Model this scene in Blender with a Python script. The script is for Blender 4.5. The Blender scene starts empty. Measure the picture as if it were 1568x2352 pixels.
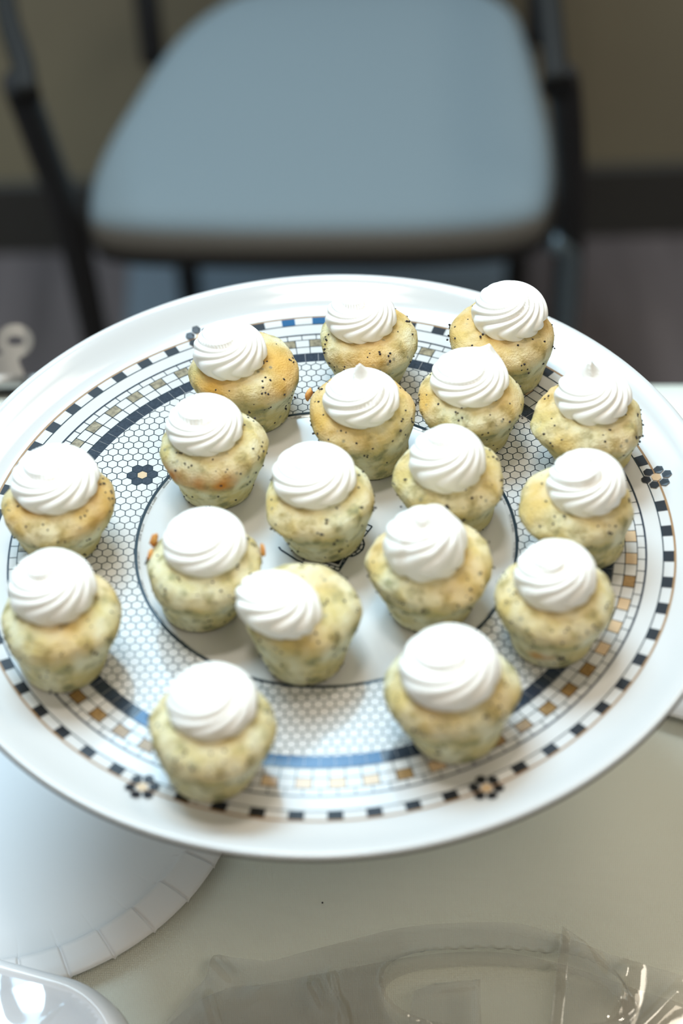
import bpy, bmesh, math, random
import numpy as np
from mathutils import Vector, Matrix, noise, geometry

S = bpy.context.scene
C = S.collection
PI = math.pi
TABLE_Z = 0.740          # top of the tablecloth
PLATE_Z = 0.907          # printed well of the platter
PC = Vector((-0.0076, 0.6756))   # platter centre

# ------------------------------------------------------------------ camera
cam_d = bpy.data.cameras.new('camera')
cam = bpy.data.objects.new('camera', cam_d); C.objects.link(cam)
cam_d.sensor_fit = 'HORIZONTAL'; cam_d.sensor_width = 24.0
cam_d.lens = 76.2
cam_d.clip_start = 0.02
pitch = math.radians(45.263)
cam.matrix_world = Matrix.Translation((0, 0, 1.607)) @ Matrix.Rotation(PI/2 - pitch, 4, 'X') @ Matrix.Rotation(-0.0499, 4, 'Z')
cam_d.dof.use_dof = True
cam_d.dof.focus_distance = 1.015
cam_d.dof.aperture_fstop = 3.8
cam_d.dof.aperture_blades = 9
S.camera = cam

# ------------------------------------------------------------------ world and lamps
S.view_settings.view_transform = 'Standard'
S.view_settings.look = 'None'
S.view_settings.exposure = 0.36
S.view_settings.gamma = 1.0
S.view_settings.use_curve_mapping = False
W = bpy.data.worlds.new('world'); S.world = W; W.use_nodes = True
W.node_tree.nodes['Background'].inputs[0].default_value = (1.0, 0.88, 0.70, 1)
W.node_tree.nodes['Background'].inputs[1].default_value = 0.16

def area(name, loc, aim, sx, sy, power, col, spread=180):
    d = bpy.data.lights.new(name, 'AREA'); d.shape = 'RECTANGLE'; d.size = sx; d.size_y = sy
    d.energy = power; d.color = col; d.spread = math.radians(spread)
    o = bpy.data.objects.new(name, d); C.objects.link(o); o.location = loc
    o.rotation_euler = (Vector(aim) - Vector(loc)).to_track_quat('-Z', 'Y').to_euler()
    return o
# cool daylight high on the far wall to the left, cool and warm ceiling panels, an added glint light
area('window_daylight', (-0.55, 1.98, 2.55), (-0.55, 0.9, 1.5), 1.20, 1.0, 24, (0.50, 0.78, 1.0))
area('ceiling_panel_far', (-0.45, 1.40, 2.75), (-0.25, 0.9, 0), 1.2, 0.6, 31, (0.64, 0.86, 1.0))
area('ceiling_panel_near', (0.5, -0.5, 2.75), (0.5, -0.5, 0), 1.2, 0.6, 10, (1.0, 0.88, 0.70))
area('ceiling_lamp', (-0.10, 0.74, 2.75), (-0.10, 0.74, 0), 0.34, 0.16, 8, (1.0, 0.91, 0.78))
area('added_glint_light', (0.80, 1.60, 2.75), (0.5, 1.1, 0), 0.6, 0.6, 7, (1.0, 0.90, 0.74))  # added warm light that gives the plastic bag its glints

# ------------------------------------------------------------------ materials
def mat(name, col, rough=0.5, metal=0.0, spec=0.5, coat=0.0, bump=None, var=None):
    m = bpy.data.materials.new(name); m.use_nodes = True
    nt = m.node_tree; b = nt.nodes['Principled BSDF']
    b.inputs['Base Color'].default_value = (*col, 1); b.inputs['Roughness'].default_value = rough
    b.inputs['Metallic'].default_value = metal; b.inputs['Specular IOR Level'].default_value = spec
    b.inputs['Coat Weight'].default_value = coat
    b.inputs['Coat Roughness'].default_value = 0.05
    if bump or var:
        tc = nt.nodes.new('ShaderNodeTexCoord')
    if bump:
        n = nt.nodes.new('ShaderNodeTexNoise'); n.inputs['Scale'].default_value = bump[0]
        n.inputs['Detail'].default_value = 4
        bp = nt.nodes.new('ShaderNodeBump'); bp.inputs['Strength'].default_value = bump[1]
        bp.inputs['Distance'].default_value = bump[2]
        nt.links.new(tc.outputs['Object'], n.inputs['Vector'])
        nt.links.new(n.outputs['Fac'], bp.inputs['Height']); nt.links.new(bp.outputs['Normal'], b.inputs['Normal'])
    if var:
        n = nt.nodes.new('ShaderNodeTexNoise'); n.inputs['Scale'].default_value = var[0]; n.inputs['Detail'].default_value = 5
        mx = nt.nodes.new('ShaderNodeMix'); mx.data_type = 'RGBA'
        mx.inputs['A'].default_value = (*col, 1); mx.inputs['B'].default_value = (*var[1], 1)
        cr = nt.nodes.new('ShaderNodeMapRange'); cr.inputs['From Min'].default_value = 0.35; cr.inputs['From Max'].default_value = 0.65
        nt.links.new(tc.outputs['Object'], n.inputs['Vector']); nt.links.new(n.outputs['Fac'], cr.inputs['Value'])
        nt.links.new(cr.outputs['Result'], mx.inputs['Factor']); nt.links.new(mx.outputs['Result'], b.inputs['Base Color'])
    return m

M = {}
M['ceramic'] = mat('white_glaze', (0.60, 0.605, 0.61), 0.12)
M['line'] = mat('print_dark_line', (0.010, 0.026, 0.042), 0.16)
M['navy'] = mat('print_navy', (0.016, 0.026, 0.045), 0.16, var=(900, (0.03, 0.045, 0.07)))
M['blue'] = mat('blue_tiles_and_reflection', (0.006, 0.085, 0.22), 0.16)
M['black'] = mat('print_black', (0.012, 0.014, 0.02), 0.3, spec=0.3)
M['tan_line'] = mat('print_tan_line', (0.30, 0.17, 0.07), 0.3)
M['gold'] = mat('print_gold', (0.22, 0.125, 0.04), 0.3, var=(400, (0.32, 0.20, 0.08)))
M['bronze'] = mat('print_bronze', (0.13, 0.105, 0.065), 0.3, var=(400, (0.34, 0.29, 0.19)))
M['beige'] = mat('print_beige', (0.60, 0.44, 0.28), 0.2)
M['rim'] = mat('rim_shade_paint', (0.05, 0.042, 0.04), 0.4)
M['grey'] = mat('print_grey_and_shade', (0.30, 0.30, 0.31), 0.2, var=(700, (0.6, 0.6, 0.6)))
M['frosting'] = mat('cream_frosting', (0.93, 0.92, 0.89), 0.42, spec=0.35, bump=(420, 0.12, 0.0006))
M['seed'] = mat('poppy_seed', (0.012, 0.011, 0.016), 0.5, var=(600, (0.03, 0.022, 0.025)))
M['crust'] = mat('browned_crust', (0.55, 0.20, 0.04), 0.7, var=(300, (0.75, 0.42, 0.14)))
M['wall'] = mat('beige_wall', (0.29, 0.26, 0.18), 0.8, bump=(200, 0.1, 0.001), var=(2.2, (0.24, 0.21, 0.15)))
M['baseboard'] = mat('dark_baseboard', (0.045, 0.043, 0.04), 0.6)
M['seat'] = mat('blue_grey_upholstery', (0.18, 0.225, 0.25), 0.85, bump=(900, 0.3, 0.0008))
M['seat_side'] = mat('seat_side_warm_tint', (0.20, 0.19, 0.175), 0.85)  # warm fill light on the seat sides is put into this colour
M['tube'] = mat('dark_metal_tube', (0.025, 0.025, 0.028), 0.5, spec=0.3)
M['chrome'] = mat('grey_metal_leg', (0.22, 0.29, 0.34), 0.35, metal=0.6)
M['mat'] = mat('blue_grey_floor_slab', (0.13, 0.165, 0.20), 0.9)
M['steel'] = mat('brushed_steel', (0.46, 0.46, 0.46), 0.36, metal=0.9)
M['rubber'] = mat('black_rubber', (0.02, 0.02, 0.02), 0.75, spec=0.25)
M['paper'] = mat('white_paperboard', (0.74, 0.735, 0.745), 0.45, spec=0.4, bump=(500, 0.08, 0.0005))
M['plastic'] = mat('white_plastic', (0.78, 0.80, 0.84), 0.15)
M['tabletop'] = mat('table_laminate', (0.35, 0.28, 0.2), 0.5)

def floor_mat():
    m = mat('vinyl_plank_floor', (0.075, 0.063, 0.064), 0.42)
    nt = m.node_tree; b = nt.nodes['Principled BSDF']
    tc = nt.nodes.new('ShaderNodeTexCoord'); mp = nt.nodes.new('ShaderNodeMapping')
    mp.inputs['Scale'].default_value = (14, 1.2, 1)
    n = nt.nodes.new('ShaderNodeTexNoise'); n.inputs['Scale'].default_value = 1.6; n.inputs['Detail'].default_value = 6
    cr = nt.nodes.new('ShaderNodeValToRGB')
    cr.color_ramp.elements[0].position = 0.3; cr.color_ramp.elements[0].color = (0.07, 0.058, 0.059, 1)
    cr.color_ramp.elements[1].position = 0.7; cr.color_ramp.elements[1].color = (0.15, 0.125, 0.125, 1)
    nt.links.new(tc.outputs['Object'], mp.inputs['Vector']); nt.links.new(mp.outputs['Vector'], n.inputs['Vector'])
    nt.links.new(n.outputs['Fac'], cr.inputs['Fac']); nt.links.new(cr.outputs['Color'], b.inputs['Base Color'])
    return m
M['floor'] = floor_mat()

def cloth_mat():
    m = mat('woven_tablecloth', (0.77, 0.785, 0.705), 0.85, spec=0.2)
    nt = m.node_tree; b = nt.nodes['Principled BSDF']
    tc = nt.nodes.new('ShaderNodeTexCoord')
    hs = []
    for d in ('X', 'Y'):
        w = nt.nodes.new('ShaderNodeTexWave'); w.bands_direction = d; w.inputs['Scale'].default_value = 330
        w.inputs['Distortion'].default_value = 0.6; w.inputs['Detail'].default_value = 1
        nt.links.new(tc.outputs['Object'], w.inputs['Vector']); hs.append(w)
    a = nt.nodes.new('ShaderNodeMath'); a.operation = 'ADD'
    nt.links.new(hs[0].outputs['Fac'], a.inputs[0]); nt.links.new(hs[1].outputs['Fac'], a.inputs[1])
    bp = nt.nodes.new('ShaderNodeBump'); bp.inputs['Strength'].default_value = 0.35; bp.inputs['Distance'].default_value = 0.0005
    nt.links.new(a.outputs[0], bp.inputs['Height']); nt.links.new(bp.outputs['Normal'], b.inputs['Normal'])
    return m
M['cloth'] = cloth_mat()

def cake_mat():
    m = mat('poppy_seed_sponge', (0.7, 0.65, 0.4), 0.75, spec=0.25)
    nt = m.node_tree; b = nt.nodes['Principled BSDF']; L = nt.links.new
    tc = nt.nodes.new('ShaderNodeTexCoord')
    def nz(s, d=4):
        n = nt.nodes.new('ShaderNodeTexNoise'); n.inputs['Scale'].default_value = s; n.inputs['Detail'].default_value = d
        L(tc.outputs['Object'], n.inputs['Vector']); return n
    def rng(src, a, c):
        r = nt.nodes.new('ShaderNodeMapRange'); r.inputs['From Min'].default_value = a; r.inputs['From Max'].default_value = c
        L(src, r.inputs['Value']); return r.outputs['Result']
    def mix(f, A, B):
        x = nt.nodes.new('ShaderNodeMix'); x.data_type = 'RGBA'; L(f, x.inputs['Factor'])
        for k, v in (('A', A), ('B', B)):
            if isinstance(v, tuple): x.inputs[k].default_value = (*v, 1)
            else: L(v, x.inputs[k])
        return x.outputs['Result']
    base = mix(rng(nz(70, 3).outputs['Fac'], 0.38, 0.62), (0.76, 0.745, 0.54), (0.62, 0.53, 0.24))
    grey = mix(rng(nz(150, 5).outputs['Fac'], 0.50, 0.70), base, (0.28, 0.28, 0.15))
    at = nt.nodes.new('ShaderNodeAttribute'); at.attribute_name = 'bake'
    gold = mix(at.outputs['Fac'], grey, (0.66, 0.37, 0.075))
    at2 = nt.nodes.new('ShaderNodeAttribute'); at2.attribute_name = 'toast'
    col = mix(at2.outputs['Fac'], gold, (0.58, 0.22, 0.03))
    v = nt.nodes.new('ShaderNodeTexVoronoi'); v.inputs['Scale'].default_value = 210
    L(tc.outputs['Object'], v.inputs['Vector'])
    sp = nt.nodes.new('ShaderNodeMapRange'); sp.inputs['From Min'].default_value = 0.10; sp.inputs['From Max'].default_value = 0.24
    sp.inputs['To Min'].default_value = 0.75; sp.inputs['To Max'].default_value = 0.0
    L(v.outputs['Distance'], sp.inputs['Value'])
    keep = nt.nodes.new('ShaderNodeMath'); keep.operation = 'MULTIPLY'
    L(sp.outputs['Result'], keep.inputs[0]); L(rng(nz(90, 2).outputs['Fac'], 0.5, 0.6), keep.inputs[1])
    col = mix(keep.outputs[0], col, (0.20, 0.21, 0.17))
    L(col, b.inputs['Base Color'])
    add = nt.nodes.new('ShaderNodeMath'); add.operation = 'ADD'
    L(nz(260, 6).outputs['Fac'], add.inputs[0]); L(nz(1100, 3).outputs['Fac'], add.inputs[1])
    bp = nt.nodes.new('ShaderNodeBump'); bp.inputs['Strength'].default_value = 0.5; bp.inputs['Distance'].default_value = 0.0012
    L(add.outputs[0], bp.inputs['Height']); L(bp.outputs['Normal'], b.inputs['Normal'])
    b.inputs['Subsurface Weight'].default_value = 0.12
    b.inputs['Subsurface Radius'].default_value = (0.004, 0.003, 0.0015)
    b.inputs['Subsurface Scale'].default_value = 1.0
    return m
M['cake'] = cake_mat()

def film_mat(name, tint, gloss, haze):
    m = bpy.data.materials.new(name); m.use_nodes = True; nt = m.node_tree
    for n in list(nt.nodes): nt.nodes.remove(n)
    o = nt.nodes.new('ShaderNodeOutputMaterial'); t = nt.nodes.new('ShaderNodeBsdfTransparent')
    t.inputs['Color'].default_value = (*tint, 1)
    g = nt.nodes.new('ShaderNodeBsdfGlossy'); g.inputs['Roughness'].default_value = 0.06
    mx = nt.nodes.new('ShaderNodeMixShader'); fr = nt.nodes.new('ShaderNodeFresnel'); fr.inputs['IOR'].default_value = 1.5
    ml = nt.nodes.new('ShaderNodeMath'); ml.operation = 'MULTIPLY_ADD'; ml.inputs[1].default_value = 2.3; ml.inputs[2].default_value = gloss
    nt.links.new(fr.outputs[0], ml.inputs[0]); nt.links.new(ml.outputs[0], mx.inputs[0])
    df = nt.nodes.new('ShaderNodeBsdfDiffuse'); df.inputs['Color'].default_value = (0.85, 0.83, 0.80, 1)
    hz = nt.nodes.new('ShaderNodeMixShader'); hz.inputs[0].default_value = haze
    nt.links.new(t.outputs[0], hz.inputs[1]); nt.links.new(df.outputs[0], hz.inputs[2])
    nt.links.new(hz.outputs[0], mx.inputs[1]); nt.links.new(g.outputs[0], mx.inputs[2]); nt.links.new(mx.outputs[0], o.inputs[0])
    return m
M['film'] = film_mat('clear_film', (0.92, 0.905, 0.885), 0.03, 0.10)
M['film2'] = film_mat('clear_wrap', (0.93, 0.92, 0.91), 0.03, 0.05)

# ------------------------------------------------------------------ builders
def new_obj(name, verts, faces, m, parent=None, smooth=True, mats=None, mi=None):
    me = bpy.data.meshes.new(name)
    me.from_pydata([tuple(map(float, v)) for v in verts], [], faces)
    for x in (mats or [m]): me.materials.append(x)
    if mi is not None: me.polygons.foreach_set('material_index', mi)
    me.polygons.foreach_set('use_smooth', [smooth]*len(me.polygons))
    me.update()
    o = bpy.data.objects.new(name, me); C.objects.link(o)
    if parent: o.parent = parent
    return o

def empty(name, loc=(0, 0, 0), rz=0):
    o = bpy.data.objects.new(name, None); o.empty_display_size = 0.02
    o.location = loc; o.rotation_euler = (0, 0, rz); C.objects.link(o); return o

def tag(o, label=None, cat=None, group=None, kind=None):
    if label: o['label'] = label
    if cat: o['category'] = cat
    if group: o['group'] = group
    if kind: o['kind'] = kind
    return o

def lathe(prof, n=96, closed_top=False, closed_bottom=False):
    V, F = [], []
    for r, z in prof:
        for j in range(n):
            a = 2*PI*j/n; V.append((r*math.cos(a), r*math.sin(a), z))
    for i in range(len(prof)-1):
        for j in range(n):
            k = (j+1) % n
            F.append((i*n+j, i*n+k, (i+1)*n+k, (i+1)*n+j))
    if closed_bottom: F.append(tuple(range(n-1, -1, -1)))
    if closed_top: F.append(tuple((len(prof)-1)*n+j for j in range(n)))
    return V, F

def tube(pts, r, n=12, V=None, F=None, cap=True):
    V = [] if V is None else V; F = [] if F is None else F
    P = [Vector(p) for p in pts]; b0 = len(V); up = Vector((0.13, 0.21, 0.97)); prev = None
    for i, p in enumerate(P):
        t = (P[min(i+1, len(P)-1)] - P[max(i-1, 0)]).normalized()
        if prev is None:
            x = t.cross(up)
            if x.length < 1e-3: x = t.cross(Vector((1, 0, 0)))
        else:
            x = prev - t*prev.dot(t)
        x.normalize(); y = t.cross(x); prev = x
        rr = r[i] if isinstance(r, (list, tuple)) else r
        for j in range(n):
            a = 2*PI*j/n; V.append(p + x*(rr*math.cos(a)) + y*(rr*math.sin(a)))
    for i in range(len(P)-1):
        for j in range(n):
            k = (j+1) % n
            F.append((b0+i*n+j, b0+i*n+k, b0+(i+1)*n+k, b0+(i+1)*n+j))
    if cap:
        F.append(tuple(b0+j for j in range(n-1, -1, -1))); F.append(tuple(b0+(len(P)-1)*n+j for j in range(n)))
    return V, F

def smooth_path(pts, sub=8, closed=False):
    P = [Vector(p) for p in pts]; out = []; n = len(P)
    for i in range(n if closed else n-1):
        g = (lambda k: P[k % n]) if closed else (lambda k: P[max(0, min(n-1, k))])
        p0, p1, p2, p3 = g(i-1), g(i), g(i+1), g(i+2)
        for s in range(sub):
            t = s/sub
            out.append(0.5*((2*p1)+(p2-p0)*t+(2*p0-5*p1+4*p2-p3)*t*t+(3*p1-p0-3*p2+p3)*t**3))
    if not closed: out.append(P[-1])
    return out

def box(x0, x1, y0, y1, z0, z1, bev=0.0):
    bm = bmesh.new(); bmesh.ops.create_cube(bm, size=1)
    for v in bm.verts:
        v.co = Vector((x0+(v.co.x+.5)*(x1-x0), y0+(v.co.y+.5)*(y1-y0), z0+(v.co.z+.5)*(z1-z0)))
    if bev: bmesh.ops.bevel(bm, geom=list(bm.edges), offset=bev, segments=3, affect='EDGES', profile=0.5)
    V = [v.co.copy() for v in bm.verts]; bm.verts.index_update()
    F = [tuple(v.index for v in f.verts) for f in bm.faces]; bm.free()
    return V, F

# ------------------------------------------------------------------ the setting
YW = math.radians(-4.0)                        # the room, table and chair are turned a little to the camera
o = new_obj('floor', *box(-3.2, 3.2, -2.2, 2.25, -0.06, 0.0), M['floor'], smooth=False); tag(o, kind='structure')
o.rotation_euler.z = 0
wall_y = 2.05
rot = Matrix.Rotation(math.radians(-2.0), 4, 'Z')
def turned(vf): return [rot @ Vector(v) for v in vf[0]], vf[1]
o = new_obj('wall_back', *turned(box(-3.1, 3.1, wall_y, wall_y+0.1, 0, 2.85)), M['wall'], smooth=False); tag(o, kind='structure')
o = new_obj('baseboard_back', *turned(box(-3.1, 3.1, wall_y-0.012, wall_y-0.0005, 0, 0.10, 0.003)), M['baseboard'], smooth=False); tag(o, kind='structure')

# ------------------------------------------------------------------ table and tablecloth
TX, TY = 0.0, 0.5955
tb = empty('folding_table', (TX, TY, 0), YW)
tag(tb, 'rectangular table standing under the pale tablecloth', 'table')
new_obj('tabletop', *box(-0.91, 0.91, -0.365, 0.365, 0.708, 0.736, 0.004), M['tabletop'], tb)
for sx in (-1, 1):
    for sy in (-1, 1):
        V, F = tube([(sx*0.78, sy*0.29, 0.0), (sx*0.78, sy*0.29, 0.709)], 0.014)
        new_obj('leg', V, F, M['tube'], tb)

def cloth():
    hx, hy, drop = 0.918, 0.372, 0.22
    nx, ny, V, F = 92, 38, [], []
    m = 10
    def prof(t):          # t<0 on the top, 0..1 down the skirt
        return t
    xs = list(np.linspace(-hx, hx, nx)); ys = list(np.linspace(-hy, hy, ny))
    for y in ys:
        for x in xs:
            dx, dy = hx-abs(x), hy-abs(y); d = min(dx, dy)
            z = TABLE_Z + 0.0006*noise.noise((x*9, y*9, 3)) - (0.003*(1-d/0.006)**2 if d < 0.006 else 0)
            V.append((x, y, z))
    for j in range(ny-1):
        for i in range(nx-1):
            a = j*nx+i; F.append((a, a+1, a+nx+1, a+nx))
    ring = [(i, 0) for i in range(nx)] + [(nx-1, j) for j in range(1, ny)] + [(i, ny-1) for i in range(nx-2, -1, -1)] + [(0, j) for j in range(ny-2, 0, -1)]
    prev = [j*nx+i for i, j in ring]; n = len(ring)
    for k in range(1, m+1):
        cur = []
        for q, (i, j) in enumerate(ring):
            x, y = xs[i], ys[j]
            nrm = Vector(((1 if i == nx-1 else -1 if i == 0 else 0), (1 if j == ny-1 else -1 if j == 0 else 0), 0)).normalized()
            t = k/m
            w = 0.004 + t*(0.010 + 0.010*math.sin(q*0.55)+0.006*math.sin(q*0.23+1))
            cur.append(len(V)); V.append((x+nrm.x*w, y+nrm.y*w, TABLE_Z-0.004-drop*t))
        for q in range(n):
            F.append((prev[q], cur[q], cur[(q+1) % n], prev[(q+1) % n]))
        prev = cur
    o = new_obj('tablecloth', V, F, M['cloth'])
    o.location = (TX, TY, 0); o.rotation_euler.z = YW
    tag(o, 'pale off-white woven cloth spread over the table', 'tablecloth')
cloth()

# ------------------------------------------------------------------ platter
plat = empty('serving_platter', (PC.x, PC.y, TABLE_Z))
tag(plat, 'large round white platter printed with mosaic tiles, raised over the table under the cakes', 'platter')
H = PLATE_Z - TABLE_Z
prof = [(0.0, -0.0009), (0.05, -0.0009), (0.0828, -0.0009), (0.0838, -0.0006), (0.0846, 0), (0.10, 0), (0.1200, 0), (0.1430, 0), (0.1500, 0.0001), (0.1570, 0.0006),
        (0.1615, 0.0017), (0.1655, 0.0034), (0.1690, 0.0053), (0.1722, 0.0071), (0.1748, 0.0083), (0.1768, 0.0089), (0.1781, 0.0088), (0.1787, 0.0080),
        (0.1784, 0.0069), (0.1765, 0.0056), (0.172, 0.003), (0.165, -0.0012), (0.157, -0.0042), (0.12, -0.0050), (0.0, -0.0050)]
V, F = lathe([(r, z+H) for r, z in prof], 200)
new_obj('dish', V, F, M['ceramic'], plat)
V, F = lathe([(0.0, H-0.005), (0.020, H-0.005), (0.016, H-0.02), (0.0125, H-0.06), (0.013, 0.05), (0.02, 0.022), (0.040, 0.008), (0.046, 0.003), (0.046, 0.0), (0, 0.0)], 64)
new_obj('pedestal', V, F, M['ceramic'], plat)

V, F = tube([(0.17835*math.cos(a), 0.17835*math.sin(a), H+0.0066) for a in np.linspace(0, 2*PI, 181)], 0.00075, 8, cap=False)  # dark bead painting the shade under the rim
o = new_obj('rim_shade_line', V, F, M['rim'], plat); o['label'] = 'thin dark line standing in for shade under the rim'
pv, pf, pm = [], [], []
pm_names = ['line', 'navy', 'black', 'tan_line', 'gold', 'beige', 'grey', 'ceramic', 'bronze', 'blue']
def surf_z(r):
    rs = [p[0] for p in prof[:13]]; zs = [p[1] for p in prof[:13]]
    return float(np.interp(r, rs, zs))
def dec(poly, m, lift=0.00012):
    b = len(pv)
    for x, y in poly: pv.append((x, y, H + surf_z(math.hypot(x, y)) + lift))
    pf.append(tuple(range(b, b+len(poly)))); pm.append(pm_names.index(m))
def ring_band(r0, r1, m, lift=0.00012, n=360, a0=0.0, a1=2*PI):
    k = max(1, int(round(n*(a1-a0)/(2*PI))))
    for i in range(k):
        a, c = a0+(a1-a0)*i/k, a0+(a1-a0)*(i+1)/k
        dec([(r0*math.cos(a), r0*math.sin(a)), (r1*math.cos(a), r1*math.sin(a)), (r1*math.cos(c), r1*math.sin(c)), (r0*math.cos(c), r0*math.sin(c))], m, lift)
def seg(r0, r1, a0, a1, m, lift=0.00012):
    ring_band(r0, r1, m, lift, 360, a0, a1) if a1-a0 > 0.03 else dec([(r0*math.cos(a0), r0*math.sin(a0)), (r1*math.cos(a0), r1*math.sin(a0)), (r1*math.cos(a1), r1*math.sin(a1)), (r0*math.cos(a1), r0*math.sin(a1))], m, lift)
def radial(r0, r1, a, w, m, lift=0.00012):
    d = w/2/r1; seg(r0, r1, a-d, a+d, m, lift)
D2R = math.radians
# hexagon mosaic: dark joints, white hexagons laid over them
ring_band(0.0860, 0.1222, 'line')
HX, HY, R0, R1 = 0.00472, 0.00472*math.sqrt(3)/2, 0.0860, 0.1222
hr = (HX/2 - 0.00023)/math.cos(PI/6)
ox, oy = -0.0839, 0.0485
FLOWERS = [(0, 0)]
petals = {}
for sx, sy in ((0, 0),):
    for dx, dy in ((1, 0), (-1, 0), (.5, 1), (-.5, 1), (.5, -1), (-.5, -1)): petals[(round(2*dx), dy)] = 'navy'
petals[(0, 0)] = 'beige'
for j in range(-50, 50):
    for i in range(-50, 90):
        sh = 0.5*(j & 1)
        cx, cy = ox + (i+sh)*HX, oy + j*HY
        r = math.hypot(cx, cy)
        if r < R0-0.003 or r > R1+0.003: continue
        poly = []; inside = 0
        for k in range(6):
            a = PI/6 + k*PI/3
            x, y = cx + hr*math.cos(a), cy + hr*math.sin(a); q = math.hypot(x, y)
            if q < R0: x, y = x*R0/q, y*R0/q
            elif q > R1: x, y = x*R1/q, y*R1/q
            else: inside += 1
            poly.append((x, y))
        if inside == 0: continue
        dec(poly, petals.get((2*i + (1 if j & 1 else 0), j), 'ceramic'), 0.0002)
# mirrored flowers of the hexagon field
# centre disc edge; grey pieces stand in for shade on the recess step
ring_band(0.0847, 0.0861, 'line', 0.00024)
for k in range(90):
    if k % 3 != 2: seg(0.0838, 0.0846, D2R(k*4+0.3), D2R(k*4+3.7), 'grey', 0.0002)
# navy band in short tiles
for k in range(124):
    seg(0.1222, 0.1281, D2R(k*360/124+0.01), D2R((k+1)*360/124-0.07), 'blue' if 228 < (k+.5)*360/124 < 279 else 'navy', 0.00016)  # one arc of tiles is blue instead of navy
ring_band(0.1222, 0.1281, 'grey', 0.00008)
# three rows of small tiles: only the joints and the coloured tiles are printed
W1 = 0.00042
for rr in (0.1284, 0.1334, 0.1387): ring_band(rr-W1/2, rr+W1/2, 'line')
ring_band(0.1421, 0.1430, 'navy')
ring_band(0.14985, 0.1504, 'line')
rng = random.Random(5)
st = 360/124
for k in range(124):
    a = -2.68 + 1.45 + k*st
    radial(0.1284, 0.1334, D2R(a), W1, 'line'); radial(0.1334, 0.1387, D2R(a), W1, 'line')
    radial(0.1387, 0.1421, D2R(a+st/2), W1, 'line')
    if k % 2 == 0:
        mid = a - st/2
        dark = (mid % 360 > 60 and mid % 360 < 250) or (mid % 360 > 290 and mid % 360 < 325)
        seg(0.13355, 0.13855, D2R(mid-st/2+0.08), D2R(mid+st/2-0.08), 'bronze' if 60 < mid % 360 < 200 else 'gold' if dark or rng.random() < 0.2 else 'beige')
# checked border
ka = [(0, 4.27), (15, 89.59), (28, 163.73), (38, 222.37), (62, 364.27)]
fl = [111.97, 10.93, 292.85, 239.6]
for k in range(62):
    a = float(np.interp(k, [q[0] for q in ka], [q[1] for q in ka]))
    if all(abs((a-f+180) % 360-180) > 3.0 for f in fl):
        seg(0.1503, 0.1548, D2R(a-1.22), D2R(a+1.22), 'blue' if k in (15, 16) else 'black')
ring_band(0.1548, 0.1558, 'tan_line')
for f in fl:
    fx, fy = 0.1552*math.cos(D2R(f)), 0.1552*math.sin(D2R(f))
    for k in range(7):
        cx, cy = (fx, fy) if k == 6 else (fx+0.0049*math.cos(k*PI/3+D2R(f)), fy+0.0049*math.sin(k*PI/3+D2R(f)))
        dec([(cx+0.0024*math.cos(q*PI/3+PI/6+D2R(f)), cy+0.0024*math.sin(q*PI/3+PI/6+D2R(f))) for q in range(6)], 'beige' if k == 6 else 'black', 0.0005)
# small dark emblem in the middle, mostly hidden by a cake: outlined ribbon of little boxes
def stroke(pts, w, m='line', lift=0.0002):
    for (x0, y0), (x1, y1) in zip(pts[:-1], pts[1:]):
        d = Vector((x1-x0, y1-y0)); n = Vector((-d.y, d.x)).normalized()*w/2
        dec([(x0+n.x, y0+n.y), (x1+n.x, y1+n.y), (x1-n.x, y1-n.y), (x0-n.x, y0-n.y)], m, lift)
def mmp(L): return [(x/1000, y/1000) for x, y in L]
tri = mmp([(-3.5, -12.6), (5.1, -18.1), (10.0, -8.4)]); tri2 = mmp([(-0.8, -12.7), (5.4, -15.9), (8.6, -8.9)])
stroke(tri, 0.0008); stroke(tri2, 0.0006); stroke([tri[2], (0.0040, -0.0060)], 0.0008)
dec(mmp([(1.5, -12.2), (5.2, -14.3), (9.0, -7.0), (4.5, -8.0)]), 'black', 0.00022)
for t in (0.1, 0.42, 0.74):
    for i, j in ((0, 1), (1, 2)):
        p = Vector(tri[i]).lerp(Vector(tri[j]), t); q = Vector(tri2[i]).lerp(Vector(tri2[j]), t); stroke([tuple(p), tuple(q)], 0.0006)
arc = mmp([(16.5, 1.1), (17.1, -2.3), (16.2, -5.6), (13.9, -8.1), (11.7, -9.4), (9.7, -9.2)]); arc2 = mmp([(15.0, 0.2), (15.3, -2.6), (14.4, -5.2), (12.7, -6.9), (10.8, -7.7), (9.4, -7.6)])
stroke(arc, 0.0008); stroke(arc2, 0.0006)
for p, q in zip(arc[1:], arc2[1:]): stroke([p, q], 0.0006)
cor = mmp([(16.8, 9.4), (18.9, 10.1), (21.1, 8.6), (17.2, 2.4), (16.0, 3.6)]); stroke(cor, 0.0007); stroke(mmp([(18.9, 10.1), (17.0, 7.4), (18.9, 5.8)]), 0.0006)
stroke(mmp([(-21.3, -1.3), (-20.3, -3.2), (-13.3, -10.1), (-8.6, -12.9), (-3.5, -13.6)]), 0.0009)  # separate dark curve along the front left of the centre cake's base
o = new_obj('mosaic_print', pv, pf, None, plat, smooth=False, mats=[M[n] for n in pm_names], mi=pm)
tag(o, kind='stuff')

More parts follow.
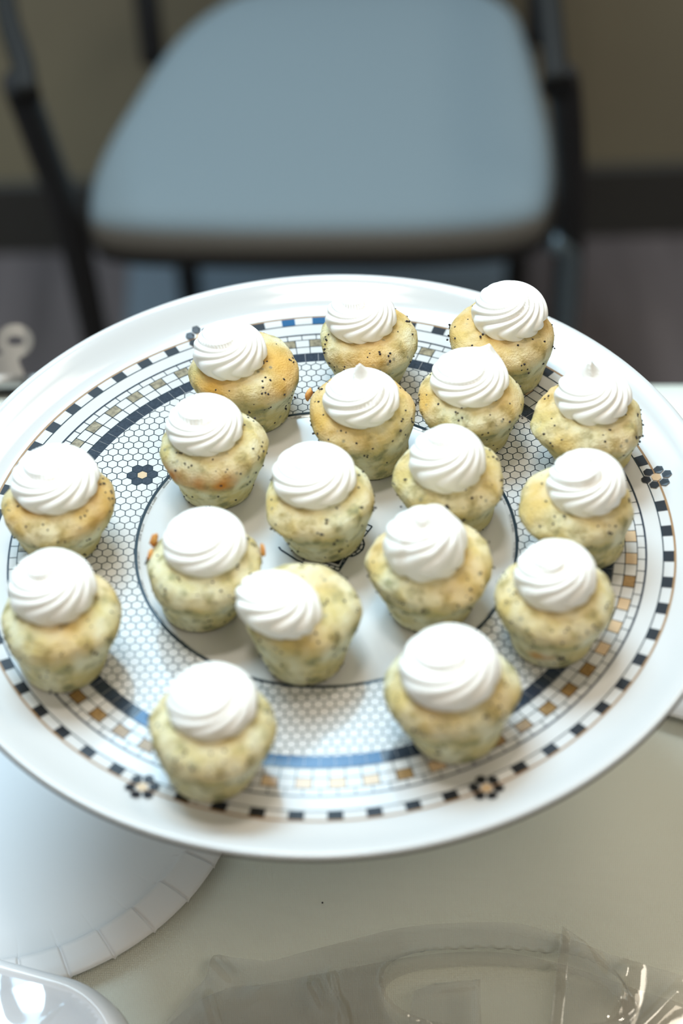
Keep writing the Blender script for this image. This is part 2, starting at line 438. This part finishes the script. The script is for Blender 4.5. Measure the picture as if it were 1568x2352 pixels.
# ------------------------------------------------------------------ cupcakes
# base x, base y, crown x, crown y, crown radius, frosting x, frosting y, frosting radius, frosting height, options, label
CUPS = [
 (-39.3, 764.3, -42.3, 764.1, 25.0, -48.2, 763.0, 17.9, 17.5, dict(twist=4.2, n=11, golden=.75), 'golden-sided poppy seed cupcake at the back left, its swirl pushed to the left edge'),
 (16.5, 786.0, 16.9, 781.5, 23.4, 14.0, 783.5, 17.4, 15.5, dict(twist=4.4, n=11, golden=.6), 'poppy seed cupcake standing farthest back in the middle of the far rim'),
 (82.6, 781.3, 79.7, 778.8, 25.0, 83.3, 781.0, 18.4, 17.0, dict(twist=3.9, n=12, golden=.5, amp=1.3, flakes=[(168, .021, .0)]), 'poppy seed cupcake at the far right with sharply ribbed frosting standing above the rim'),
 (15.3, 729.2, 11.1, 730.6, 24.4, 11.5, 726.5, 18.2, 15.5, dict(twist=5.4, n=9, golden=.6, peak=(.000, .004, .0065), hollow=1, flakes=[(150, .025, .004)]), 'poppy seed cupcake with a thin pointed frosting tip and six seeds in a ring'),
 (63.4, 740.0, 61.1, 735.8, 24.0, 61.0, 737.0, 18.7, 14.0, dict(twist=5.2, n=9, golden=.35, peak=(.010, .010, .0055)), 'poppy seed cupcake with a rounded bump on the right of its broad frosting'),
 (117.4, 723.0, 113.7, 718.0, 24.8, 115.6, 720.5, 17.9, 15.0, dict(twist=4.0, n=10, golden=.3, amp=1.35, peak=(-.002, .004, .009), rough=1.8, flakes=[(2, .026, -.004)]), 'crumbly poppy seed cupcake by the right rim with a tall peaked ribbed swirl'),
 (-56.6, 714.7, -55.9, 712.3, 24.1, -59.0, 713.5, 18.2, 15.5, dict(twist=5.6, n=9, golden=.15, hollow=1, toast=[(-150, -72, .0255, .0045)]), 'poppy seed cupcake with an orange-browned band under the front of its frosting'),
 (-7.9, 678.5, -9.3, 675.5, 24.3, -11.2, 678.0, 19.4, 15.0, dict(twist=5.2, n=8, golden=.25), 'poppy seed cupcake at the plate centre covering the dark emblem'),
 (51.5, 689.8, 48.2, 685.1, 24.7, 47.5, 682.5, 17.7, 20.0, dict(twist=4.0, n=10, golden=.2), 'pale poppy seed cupcake with tall round frosting right of centre, behind the lumpy-frosted one'),
 (107.8, 665.8, 101.8, 663.6, 24.7, 105.8, 664.0, 17.9, 18.0, dict(twist=4.3, n=11, golden=.25, hollow=1.2), 'poppy seed cupcake on the right with a deep curled hollow in its frosting'),
 (-126.5, 685.0, -124.7, 680.5, 24.8, -125.0, 683.5, 20.3, 15.0, dict(twist=4.3, n=10, golden=.55, hollow=.9), 'poppy seed cupcake at the left edge with a smooth golden crown, the rear one there'),
 (-63.2, 641.0, -59.5, 638.0, 24.5, -58.8, 641.5, 19.0, 15.0, dict(twist=5.6, n=8, golden=.15, amp=.7, flakes=[(10, .029, .0025), (150, .030, .002), (165, .027, .001)]), 'poppy seed cupcake with torn orange crust flakes either side of its smooth round frosting'),
 (36.5, 635.1, 37.0, 632.8, 26.4, 35.0, 631.0, 18.5, 22.0, dict(twist=4.2, n=8, golden=.3, rough=1.2, lump=1), 'poppy seed cupcake with tall uneven lumpy frosting just right of the plate centre'),
 (86.9, 611.0, 87.7, 609.3, 24.8, 87.3, 610.0, 18.0, 18.5, dict(twist=4.8, n=9, golden=.2, lump=.5, toast=[(-118, -100, .012, .003)]), 'poppy seed cupcake at the lower right with a brown spot low on its side'),
 (-121.8, 611.2, -120.0, 613.4, 25.6, -122.0, 618.5, 19.3, 18.5, dict(twist=4.3, n=10, golden=.25), 'tall poppy seed cupcake at the left edge, the front one there'),
 (-18.7, 608.0, -19.0, 611.0, 24.7, -28.0, 603.5, 18.6, 17.5, dict(twist=3.4, n=10, golden=.1, amp=1.2, tilt=(-.30, -.15)), 'poppy seed cupcake whose frosting slides off toward its left side'),
 (-58.2, 549.5, -55.6, 548.4, 25.3, -54.5, 553.0, 19.0, 15.5, dict(twist=5.0, n=9, golden=.05, amp=.8), 'blurred pale poppy seed cupcake nearest the front, on the left'),
 (42.3, 563.4, 40.5, 563.6, 26.4, 40.2, 563.5, 21.2, 19.0, dict(twist=5.4, n=8, golden=.1, amp=.8), 'blurred poppy seed cupcake at the front right with the widest smoothest frosting'),
]
ico = bmesh.new(); bmesh.ops.create_icosphere(ico, subdivisions=1, radius=1)
ico.verts.index_update()
ICV = [v.co.copy() for v in ico.verts]; ICF = [tuple(v.index for v in f.verts) for f in ico.faces]; ico.free()

def cupcake(idx, bx, by, cx, cy, R, fx, fy, fa, fh, op, label):
    rnd = random.Random(idx*17+3)
    root = empty('mini_cupcake', (bx/1000, by/1000, PLATE_Z))
    tag(root, label, 'cupcake', 'mini cupcakes on the platter')
    lean = Vector(((cx-bx)/1000, (cy-by)/1000)); R /= 1000; fa /= 1000; fh /= 1000
    foff = Vector(((fx-bx)/1000, (fy-by)/1000)) - lean
    rough = op.get('rough', 1.0)
    # body profile: tapered cup, overhanging crown, low dome
    pr = [(0.0, 0.0004), (0.45*R, 0.0004), (0.665*R, 0.0005), (0.70*R, 0.0013), (0.722*R, 0.0032), (0.765*R, 0.0075), (0.82*R, 0.012), (0.88*R, 0.0163),
          (0.935*R, 0.0198), (0.975*R, 0.0226), (0.996*R, 0.0250), (1.0*R, 0.0270), (0.98*R, 0.0292), (0.92*R, 0.0314), (0.83*R, 0.0332), (0.70*R, 0.0346), (0.5*R, 0.0357), (0.28*R, 0.0362), (0.0, 0.0363)]
    # densify
    d = []
    for (a, b) in zip(pr[:-1], pr[1:]):
        for s in range(3): t = s/3; d.append((a[0]+(b[0]-a[0])*t, a[1]+(b[1]-a[1])*t))
    d.append(pr[-1])
    n = 104; V = []; bake = []; toast = []
    so = Vector((idx*3.7, idx*1.3, idx*0.7))
    wob = [rnd.uniform(-1, 1) for _ in range(8)]
    for r, z in d:
        t = min(1, z/0.026)
        for j in range(n):
            a = 2*PI*j/n
            u = Vector((math.cos(a), math.sin(a), 0))
            p = u*r + Vector((0, 0, z))
            q = p*1000/13 + so
            big = noise.noise(q*0.75); mid = noise.noise(q*2.1); fine = noise.noise(q*6.0)
            k = min(1, z/0.008)*min(1, r/0.006)
            over = max(0, 1-abs(z-0.0255)/0.006)
            dr = (0.0011*big + 0.0006*mid*rough + 0.00022*fine*rough)*k
            dr += over*(0.0011*wob[0]*math.cos(2*a+wob[1]*3)+0.0009*wob[2]*math.cos(3*a+wob[3]*3)+0.0009*rough*noise.noise(u*2.2+so))
            if rough > 1.1: dr += over*0.0014*max(0, noise.noise(q*3.3))*(rough-0.6)
            dz = (0.0010*noise.noise(q*0.9+Vector((9, 2, 5))) + 0.0004*mid*rough)*max(0, (t-0.3))*1.3
            if z < 0.002: dr *= 0.3; dz = 0
            pos = p + u*dr + Vector((lean.x*min(1, z/0.026), lean.y*min(1, z/0.026), dz))
            V.append(pos)
            dome = max(0, min(1, (z-0.0225)/0.008))
            bk = dome*(0.18+0.9*op['golden'])*(0.55+0.9*noise.noise(q*0.6+Vector((4, 4, 1))))*1.15
            shade = 0.18*max(0, noise.noise(q*0.5+Vector((7, 1, 2))))*op['golden']
            bake.append(max(0, min(1, bk+shade)))
            tv = 0
            deg = math.degrees(a); deg = deg-360 if deg > 180 else deg
            for (a0, a1, zc, zw) in op.get('toast', []):
                if a0-12 < deg < a1+12:
                    e = min(1, (deg-a0+12)/12, (a1+12-deg)/12)
                    tv = max(tv, e*math.exp(-((z-zc)/zw)**2)*(0.7+0.6*noise.noise(q*2.2)))
            toast.append(max(0, min(1, tv)))
    F = []
    m_ = len(d)
    for i in range(m_-1):
        for j in range(n):
            k2 = (j+1) % n; F.append((i*n+j, i*n+k2, (i+1)*n+k2, (i+1)*n+j))
    body = new_obj('cake', V, F, M['cake'], root)
    for nm, arr in (('bake', bake), ('toast', toast)):
        at = body.data.attributes.new(nm, 'FLOAT', 'POINT'); at.data.foreach_set('value', arr)
    # poppy seeds pressed into the crumb
    sv, sf = [], []
    for _ in range(78):
        for _try in range(20):
            i = rnd.randrange(7, m_-4); j = rnd.randrange(n)
            if rnd.random() < d[i][0]/R*(1.0 if d[i][1] > .018 else 0.75): break
        p = V[i*n+j]; pn = V[i*n+(j+1) % n]; pu = V[min(i+1, m_-1)*n+j]
        nn = (pn-p).cross(pu-p)
        if nn.length < 1e-12: continue
        nn.normalize()
        grp = 1 if rnd.random() < 0.75 else rnd.randint(2, 3)
        for g in range(grp):
            c = p + Vector((rnd.uniform(-1, 1), rnd.uniform(-1, 1), rnd.uniform(-1, 1)))*0.0017*(g > 0) + nn*rnd.uniform(-0.00036, 0.00008)
            s = rnd.uniform(0.00048, 0.00072); b = len(sv)
            ax = Vector((rnd.random(), rnd.random(), rnd.random())).normalized(); rm = Matrix.Rotation(rnd.random()*6, 3, ax)
            for v in ICV:
                w = rm @ Vector((v.x*1.15, v.y*0.95, v.z*0.85)); sv.append(c+w*s)
            for f in ICF: sf.append(tuple(b+x for x in f))
    o = new_obj('poppy_seeds', sv, sf, M['seed'], root); tag(o, kind='stuff')
    # piped frosting
    nu, nt_ = 56, 192
    N, T, amp = op['n'], op['twist'], op.get('amp', 1.0)
    tilt = op.get('tilt', (foff.x*6, foff.y*6))
    d2 = min(1, foff.length/R)
    zb = 0.0363 - 0.0055*d2**2 - 0.0026
    ph = rnd.uniform(0, 6.28); ph2 = op.get('curl', rnd.uniform(0, 6.28))
    px, py, pz = op.get('peak', (rnd.uniform(-.002, .002), rnd.uniform(-.001, .004), rnd.uniform(.0005, .002)))
    hol = op.get('hollow', rnd.uniform(.15, .5)); lump = op.get('lump', 0)
    FV = []
    for i in range(nu+1):
        u = i/nu; phi = u*math.radians(118)
        for j in range(nt_):
            a = 2*PI*j/nt_
            sr = math.sin(min(phi, PI/2))**0.86 if phi < PI/2 else 1-0.16*((phi-PI/2)/math.radians(28))**1.6
            r = fa*0.95*sr
            z = fh*(math.cos(phi)+0.47)/1.47 if phi < PI/2 else fh*0.32*(1+math.cos(phi)/0.47)
            z = max(z, -0.0004)
            fade = min(1, sr/0.42)**1.3
            q = math.sqrt(math.cos(0.5*(N*(a+T*sr)+ph))**2+0.02)**0.9
            ridge = (q-0.62)*amp
            env = fade*(0.55+0.45*math.sin(min(phi, PI/2)))
            # one arm winding up to the tip: a soft step that makes the coil read as layers
            arm = ((a + ph2 + T*1.35*sr) / (2*PI)) % 1.0
            step = (arm-0.5)*min(1, sr/0.2)*(1-0.75*sr)
            nr = 0.068*fa*ridge*env
            dirr, dirz = math.sin(phi), math.cos(phi)
            r2 = r + nr*dirr + 0.022*fa*math.cos(a+ph)*sr
            z2 = z + nr*dirz*0.9 + fh*0.20*step*(0.6+hol)*math.cos(phi if phi < PI/2 else PI/2)
            x, y = r2*math.cos(a), r2*math.sin(a)
            if lump:
                z2 += lump*0.0022*noise.noise(Vector((x*140, y*140, idx)))*math.cos(min(phi, PI/2))
                x += lump*0.0009*noise.noise(Vector((x*150, y*150, idx+5.))); y += lump*0.0009*noise.noise(Vector((x*150, y*150, idx+9.)))
            dd = math.hypot(x-px, y-py)
            sg = 0.0034
            z2 += pz*math.exp(-(dd/sg)**1.3)*(1 if phi < PI/2 else 0)
            # pit tucked beside the tip
            hx, hy = px+0.0035*math.cos(ph2), py-0.0035
            z2 -= hol*0.0016*math.exp(-(((x-hx)/0.0042)**2+((y-hy)/0.0022)**2))
            zt = z2 + tilt[0]*x*0.9 + tilt[1]*y*0.9
            FV.append((lean.x+foff.x+x, lean.y+foff.y+y, zb+zt))
    FF = []
    for i in range(nu):
        for j in range(nt_):
            k = (j+1) % nt_
            FF.append((i*nt_+j, (i+1)*nt_+j, (i+1)*nt_+k, i*nt_+k))
    FF.append(tuple(nu*nt_+j for j in range(nt_)))
    new_obj('frosting', FV, FF, M['frosting'], root)
    # torn bits of browned crust standing off the rim
    for (deg, z, out) in op.get('flakes', []):
        a = math.radians(deg); rr = R*0.94+out
        c = Vector((lean.x+rr*math.cos(a), lean.y+rr*math.sin(a), z+0.002))
        bm = bmesh.new(); bmesh.ops.create_icosphere(bm, subdivisions=2, radius=1)
        for v in bm.verts:
            nz = 1+0.5*noise.noise(v.co*1.8+so)
            w = Vector((v.co.x*0.0011, v.co.y*0.0032, v.co.z*0.0030))*nz
            w.rotate(Matrix.Rotation(a, 3, 'Z')); v.co = c+w
        bm.verts.index_update()
        new_obj('crust_flake', [v.co.copy() for v in bm.verts], [tuple(v.index for v in f.verts) for f in bm.faces], M['crust'], root); bm.free()
for i, c in enumerate(CUPS): cupcake(i+1, *c)

# ------------------------------------------------------------------ paper plates
def paper_plate(x, y, z, R, rz, label):
    root = empty('paper_plate', (x, y, z), rz)
    tag(root, label, 'paper plate')
    pr = [(0, 0.0008), (0.70, 0.0008), (0.80, 0.0012), (0.835, 0.0035), (0.855, 0.0075), (0.873, 0.0095), (0.885, 0.0093), (0.94, 0.0090), (0.985, 0.0080), (1.0, 0.0066)]
    n = 34*36; V, F = [], []
    for side in (0, 1):
        for r, h in pr:
            for j in range(n):
                a = 2*PI*j/n
                c = abs(((j/36+0.5) % 1)-0.5)          # distance to the nearest crimp
                w = max(0, min(1, (r-0.81)/0.05))
                cr = math.exp(-(c*20/0.55)**2)
                saw = ((j/36) % 1)
                dz = w*(-0.0018*cr + 0.0005*saw)
                V.append((R*r*math.cos(a), R*r*math.sin(a), h+dz-(0.0007 if side else 0)))
    m = len(pr)
    for s in (0, 1):
        b = s*m*n
        for i in range(m-1):
            for j in range(n):
                k = (j+1) % n; f = (b+i*n+j, b+i*n+k, b+(i+1)*n+k, b+(i+1)*n+j)
                F.append(f if s == 0 else f[::-1])
    for j in range(n):
        k = (j+1) % n; F.append(((m-1)*n+j, (m-1)*n+k, m*n+(m-1)*n+k, m*n+(m-1)*n+j))
    new_obj('plate', V, F, M['paper'], root)
    return root
CR = math.radians(-38.25)
paper_plate(-0.1776, 0.6713, TABLE_Z+0.003, 0.122, CR, 'white crimped paper plate on the cloth at the lower left, half under the platter')
paper_plate(0.2075, 0.779, TABLE_Z+0.003, 0.0975, 0.1, 'white paper plate edge showing at the right behind the platter')

# ------------------------------------------------------------------ wrapped white tray, lower left
def rrect(hx, hy, rad, n=10):
    P = []
    for sx, sy, a0 in ((1, 1, 0), (-1, 1, PI/2), (-1, -1, PI), (1, -1, 1.5*PI)):
        for k in range(n+1):
            a = a0+PI/2*k/n; P.append((sx*(hx-rad)+rad*math.cos(a), sy*(hy-rad)+rad*math.sin(a)))
    return P
tray = empty('wrapped_plate_stack', (-0.1945, 0.4915, TABLE_Z+0.0128), math.radians(-20))
tag(tray, 'white rounded plastic dish sealed in clear film at the bottom left corner', 'dish')
loops = [(0.070, 0.052, 0.030, 0.000), (0.080, 0.060, 0.040, 0.003), (0.0885, 0.0675, 0.046, 0.010), (0.0895, 0.0685, 0.047, 0.016), (0.0875, 0.0665, 0.046, 0.022), (0.0835, 0.0625, 0.043, 0.027), (0.081, 0.060, 0.041, 0.0285), (0.079, 0.058, 0.040, 0.0275),
         (0.076, 0.055, 0.038, 0.021), (0.070, 0.050, 0.034, 0.013), (0.060, 0.041, 0.028, 0.011)]
V, F = [], []
for hx, hy, rd, z in loops:
    for x, y in rrect(hx, hy, rd, 14): V.append((x, y, z))
n = 60
for i in range(len(loops)-1):
    for j in range(n): k = (j+1) % n; F.append((i*n+j, i*n+k, (i+1)*n+k, (i+1)*n+j))
F.append(tuple(range(n-1, -1, -1))); F.append(tuple((len(loops)-1)*n+j for j in range(n)))
new_obj('dish', V, F, M['plastic'], tray)
# film stretched across the rim, puckered
V, F, N_ = [], [], 70
idx = {}
for iy in range(N_+1):
    for ix in range(N_+1):
        x = -0.0785+0.157*ix/N_; y = -0.0575+0.115*iy/N_
        ex = max(0, abs(x)-0.0395); ey = max(0, abs(y)-0.0185)
        if math.hypot(ex, ey) > 0.0390: continue
        z = 0.0288
        for (x0, y0, ang, w, h, ln) in ((0.040, 0.020, 1.25, 0.0016, 0.0022, 0.03), (0.030, -0.010, 0.1, 0.0022, 0.0026, 0.035), (0.052, 0.006, -0.5, 0.003, 0.0016, 0.02), (-0.01, 0.03, 1.4, 0.002, 0.002, 0.03), (0.0, -0.03, 0.3, 0.004, 0.004, 0.05)):
            dx, dy = x-x0, y-y0; s = dx*math.cos(ang)+dy*math.sin(ang); t = -dx*math.sin(ang)+dy*math.cos(ang)
            z += h*math.exp(-(t/w)**2)*math.exp(-(s/ln)**4)
        z += 0.0008*noise.noise((x*60, y*60, 1.7))
        idx[(ix, iy)] = len(V); V.append((x, y, z))
for (ix, iy) in list(idx):
    q = [(ix, iy), (ix+1, iy), (ix+1, iy+1), (ix, iy+1)]
    if all(k in idx for k in q): F.append(tuple(idx[k] for k in q))
o = new_obj('film', V, F, M['film2'], tray); o['label'] = 'clear glossy film stretched over the dish'

# ------------------------------------------------------------------ clear plastic bag with a handle hole, bottom edge
def inside(p, poly):
    c = False; n = len(poly)
    for i in range(n):
        x0, y0 = poly[i]; x1, y1 = poly[i-1]
        if (y0 > p[1]) != (y1 > p[1]) and p[0] < (x1-x0)*(p[1]-y0)/(y1-y0)+x0: c = not c
    return c
def sheet(outline, hole, zf, step=0.0014):
    pts = [Vector(p[:2]) for p in outline]; ed = [(i, (i+1) % len(pts)) for i in range(len(pts))]
    b = len(pts)
    if hole:
        pts += [Vector(p[:2]) for p in hole]; ed += [(b+i, b+(i+1) % len(hole)) for i in range(len(hole))]
    xs = [p.x for p in pts]; ys = [p.y for p in pts]
    y = min(ys); r = 0
    while y < max(ys):
        x = min(xs) + (step/2 if r % 2 else 0)
        while x < max(xs):
            if inside((x, y), [tuple(p) for p in pts[:b]]) and not (hole and inside((x, y), [tuple(p) for p in pts[b:b+len(hole)]])):
                pts.append(Vector((x, y)))
            x += step
        y += step*0.87; r += 1
    v, e, f, *_ = geometry.delaunay_2d_cdt(pts, ed, [], 0, 1e-6)
    O = [tuple(Vector(p[:2])) for p in outline]; Hh = [tuple(Vector(p[:2])) for p in hole] if hole else None
    F = []
    for t in f:
        c = sum((v[i] for i in t), Vector((0, 0)))/len(t)
        if inside(c, O) and not (Hh and inside(c, Hh)): F.append(tuple(t))
    return [(p.x, p.y, zf(p.x, p.y)) for p in v], F
bag = empty('clear_plastic_bag', (0.03, 0.50, TABLE_Z))
tag(bag, 'crinkled clear plastic bag with an oval handle hole along the bottom edge', 'bag')
def mm(L): return [(x/1000-0.03, y/1000-0.50) for x, y in L]
creases = [((-69, 560), (-60, 548), .0016, .0030), ((-70.9, 540), (-64, 512), .0013, .0026), ((91.8, 562), (80, 505), .0012, .0040), ((96, 556), (112, 520), .004, .0026),
           ((-24, 545), (-18, 530), .0016, .0030), ((-15, 548), (-13, 534), .0013, .0026), ((-11, 532), (-8, 512), .0016, .0030), ((30, 534), (52, 536), .0016, .0026),
           ((51, 536), (49, 505), .0011, .0026), ((120, 545), (113, 518), .0022, .0034), ((142, 530), (118, 508), .0022, .0034), ((-52, 541), (-46, 540), .0020, .0022)]
def wrinkle(base, seed, rim=None, k=1.0):
    def zf(x, y):
        X, Y = (x+0.03)*1000, (y+0.5)*1000
        z = base + 0.0010*noise.noise((X/34, Y/24, seed))*k + 0.00012*noise.noise((X/11, Y/9, seed+3))*k
        for (a, b, w, h) in creases:
            ax, ay = a; bx, by = b; dx, dy = bx-ax, by-ay; L = math.hypot(dx, dy)
            s = ((X-ax)*dx+(Y-ay)*dy)/L; t = (-(X-ax)*dy+(Y-ay)*dx)/L/1000
            if -4 < s < L+6:
                e = min(1, (s+4)/6, (L+6-s)/8); z += 0.75*h*k*e*math.exp(-(t/(w*2.0))**2)
        if rim:
            d = min((X-p[0])**2+(Y-p[1])**2 for p in rim)
            z += 0.0016*math.exp(-d/3.2)
        return z
    return zf
arc_o = [(-110, 470), (-105, 505), (-92.3, 524.7), (-80.8, 540.3), (-73, 549.0), (-69.0, 560.5), (-56.0, 558.5), (-43.0, 556.6), (-29, 560), (-16.7, 563.3), (-2, 567), (13.8, 570.3), (34.1, 572.2), (56.4, 572.1), (74.4, 569.6), (91.8, 562.4), (112.5, 551.0), (144.1, 537.6), (165, 526), (175, 470)]
hole = [(8.5, 544.3), (11.2, 550.0), (19.0, 554.4), (33.1, 556.9), (59.2, 556.7), (86.7, 551.9), (105.8, 544.5), (115.3, 533.6), (113.9, 522.3), (106.2, 515.0), (69.3, 514.0), (32.7, 519.0), (15.5, 527.0), (9.1, 536.3)]
hole_s = [(p.x, p.y) for p in smooth_path([(x, y, 0) for x, y in hole], 4, True)]
arc_s = [(p.x, p.y) for p in smooth_path([(x, y, 0) for x, y in arc_o], 4)]
V, F = sheet(mm(arc_s), mm(hole_s), wrinkle(0.0145, 2.0, hole_s))
o = new_obj('front_film', V, F, M['film'], bag)
back = [(-108, 470), (-100, 515), (-84, 538), (-66, 548), (-43, 551), (0, 558), (20, 561), (38, 562.5), (58, 562), (80, 557), (108, 545), (140, 530), (160, 515), (170, 470)]
back_s = [(p.x, p.y) for p in smooth_path([(x, y, 0) for x, y in back], 4)]
lower_hole = [(x, y-2.5) for x, y in hole_s]
V, F = sheet(mm(back_s), mm(lower_hole), wrinkle(0.0050, 7.0, None, 0.6), 0.003)
new_obj('back_film', V, F, M['film'], bag)
# loose flap folded over the right end of the hole
fl_o = [(91.8, 562.0), (88, 545), (82.5, 520), (78, 495), (112, 495), (121, 520), (112, 540), (101, 554)]
V, F = sheet(mm(fl_o), None, lambda x, y, g=wrinkle(0.0205, 4.0): g(x, y))
new_obj('folded_flap', V, F, M['film'], bag)
fl2 = [(22, 534), (31, 537), (52, 537), (51, 522), (50, 500), (18, 500), (19, 520)]
V, F = sheet(mm(fl2), None, wrinkle(0.0195, 5.0))
new_obj('folded_flap', V, F, M['film'], bag)

# ------------------------------------------------------------------ steel clip on the far table edge
clip = empty('steel_clip', (-0.199, 0.9755, TABLE_Z+0.0008), math.radians(-4))
tag(clip, 'shiny steel clip with a round finger ring on the far left table edge', 'clip')
ux, uv = Vector((1, 0, 0)), Vector((0.0, 0.66, 0.75)); un = ux.cross(uv)
out = [(-0.026, 0.002), (0.0125, 0.002), (0.0130, 0.007), (0.0105, 0.013), (0.0100, 0.016)]
ringc = Vector((0.0085, 0.0265))
outer = []
for k in range(23):
    a = -0.95+ (2*PI-1.35)*k/22
    outer.append((ringc.x+0.0108*math.cos(a), ringc.y+0.0100*math.sin(a)))
prof2 = out + outer + [(-0.006, 0.016), (-0.016, 0.0105), (-0.026, 0.008)]
hol2 = [(ringc.x+0.0048*math.cos(2*PI*k/18), ringc.y+0.0030*math.sin(2*PI*k/18)) for k in range(18)]
V2, F2 = sheet(prof2, hol2, lambda x, y: 0.0, 0.0022)
V, F = [], []
for s in (0, 1):
    for x, y, _ in V2:
        bul = 0.0018*math.cos(max(-1, min(1, (x+0.006)/0.02))*PI/2)
        V.append(ux*x + uv*y + un*((0.0011 if s else 0)+bul) + Vector((0, 0, 0.004)))
nb = len(V2)
F = [tuple(f) for f in F2] + [tuple(nb+i for i in f[::-1]) for f in F2]
o = new_obj('ring_handle', V, F, M['steel'], clip)
V, F = box(-0.030, 0.0125, -0.006, 0.010, 0.0005, 0.0055, 0.0015); new_obj('jaw', V, F, M['rubber'], clip)
V, F = tube([(-0.030, -0.001, 0.0075), (0.0125, -0.001, 0.0075)], 0.0042, 16); new_obj('hinge', V, F, M['steel'], clip)
V, F = tube([(0.0150, -0.001, 0.0080), (0.0265, -0.001, 0.0085)], [0.0034, 0.0046], 16); new_obj('rivet', V, F, M['steel'], clip)

# ------------------------------------------------------------------ chair
ch = empty('armchair', (0, 1.68, 0))
tag(ch, 'blue-grey upholstered armchair with a dark tube frame facing the table', 'chair')
def chp(L): return [(x, y-1.68, z) for x, y, z in L]
outl = [(-.193, 1.512), (-.094, 1.496), (.0, 1.488), (.093, 1.483), (.168, 1.489), (.196, 1.515), (.206, 1.60), (.2045, 1.68), (.200, 1.76), (.188, 1.825), (.14, 1.868), (.04, 1.882), (-.055, 1.876), (-.100, 1.848), (-.143, 1.785), (-.178, 1.69), (-.202, 1.61), (-.209, 1.545)]
ol = [Vector((p.x, p.y-1.68)) for p in smooth_path([(x, y, 0) for x, y in outl], 6, True)]
cen = sum(ol, Vector((0, 0)))/len(ol)
def loft(layers, name, m, parent):
    V, F, n = [], [], len(ol)
    for s, z in layers:
        for p in ol:
            d = p-cen; q = cen + d*(1 - s/max(d.length, 1e-6)) if s < 0.2 else cen + d*max(0.0, (1-s))
            V.append((q.x, q.y, z))
    for i in range(len(layers)-1):
        for j in range(n): k = (j+1) % n; F.append((i*n+j, i*n+k, (i+1)*n+k, (i+1)*n+j))
    F.append(tuple(range(n-1, -1, -1))); F.append(tuple((len(layers)-1)*n+j for j in range(n)))
    return new_obj(name, V, F, m, parent)
sd = loft([(0.008, 0.4200), (0.002, 0.4215), (0.0, 0.425), (0.0, 0.440), (0.002, 0.4475), (0.006, 0.4535), (0.013, 0.4580), (0.025, 0.4605), (0.3, 0.4635), (0.6, 0.4655), (0.97, 0.466)], 'seat', M['seat'], ch)
sd.data.materials.append(M['seat_side'])
for p in sd.data.polygons:
    if p.center.z < 0.4505: p.material_index = 1
loft([(0.012, 0.404), (0.004, 0.406), (0.003, 0.412), (0.004, 0.4214)], 'seat_frame', M['tube'], ch)
def tb_(name, pts, r, m): 
    V, F = tube(smooth_path(chp(pts), 8), r, 14); return new_obj(name, V, F, m, ch)
tb_('leg', [(-.232, 1.435, .640), (-.238, 1.462, .628), (-.232, 1.50, .53), (-.226, 1.535, .43), (-.222, 1.57, .22), (-.219, 1.60, 0.0)], .0135, M['tube'])
tb_('leg', [(.184, 1.41, .640), (.191, 1.432, .628), (.204, 1.475, .53), (.213, 1.51, .43), (.215, 1.54, .22), (.217, 1.57, 0.0)], .0135, M['tube'])
tb_('leg', [(-.150, 1.80, .41), (-.152, 1.83, .2), (-.154, 1.86, 0.0)], .013, M['tube'])
tb_('leg', [(.200, 1.80, .41), (.203, 1.83, .2), (.205, 1.86, 0.0)], .013, M['tube'])
tb_('brace', [(.196, 1.505, .412), (.212, 1.508, .40), (.214, 1.515, .34), (.214, 1.53, .20), (.214, 1.535, .03)], .010, M['chrome'])
for pts in ([(-.229, 1.43, .645), (-.233, 1.46, .652), (-.250, 1.53, .655), (-.262, 1.63, .655), (-.262, 1.76, .65), (-.225, 1.85, .645), (-.166, 1.872, .64)],
            [(.183, 1.41, .645), (.184, 1.44, .652), (.187, 1.51, .655), (.192, 1.63, .655), (.200, 1.76, .65), (.208, 1.85, .645), (.212, 1.872, .64)]):
    V, F = tube(smooth_path(chp(pts), 8), 0.0095, 14)
    new_obj('armrest', V, F, M['rubber'], ch)
for s, x in ((-1, -.160), (1, .214)):
    tb_('back_post', [(x+s*.004, 1.838, .40), (x+s*.004, 1.850, .55), (x+s*.002, 1.885, .75), (x, 1.93, .95)], .0125, M['tube'])
V, F = box(-.150, .205, 0.205, 0.24, 0.55, 0.95, 0.015); new_obj('backrest', V, F, M['seat'], ch)

fm = new_obj('floor_mat', *box(-.235, .225, 1.72, 2.02, 0.0005, 0.012, 0.003), M['mat'])  # made-up flat slab filling an unidentified blue-grey area
tag(fm, 'blue-grey flat slab on the floor under the armchair by the wall', 'mat')

# one stray seed on the cloth
ps = new_obj('poppy_seed', [v*0.0005 for v in ICV], ICF, M['seed'])
ps.location = (-0.0184, 0.5965, TABLE_Z+0.0009)
tag(ps, 'single black poppy seed fallen on the bare cloth between platter and bag', 'seed')
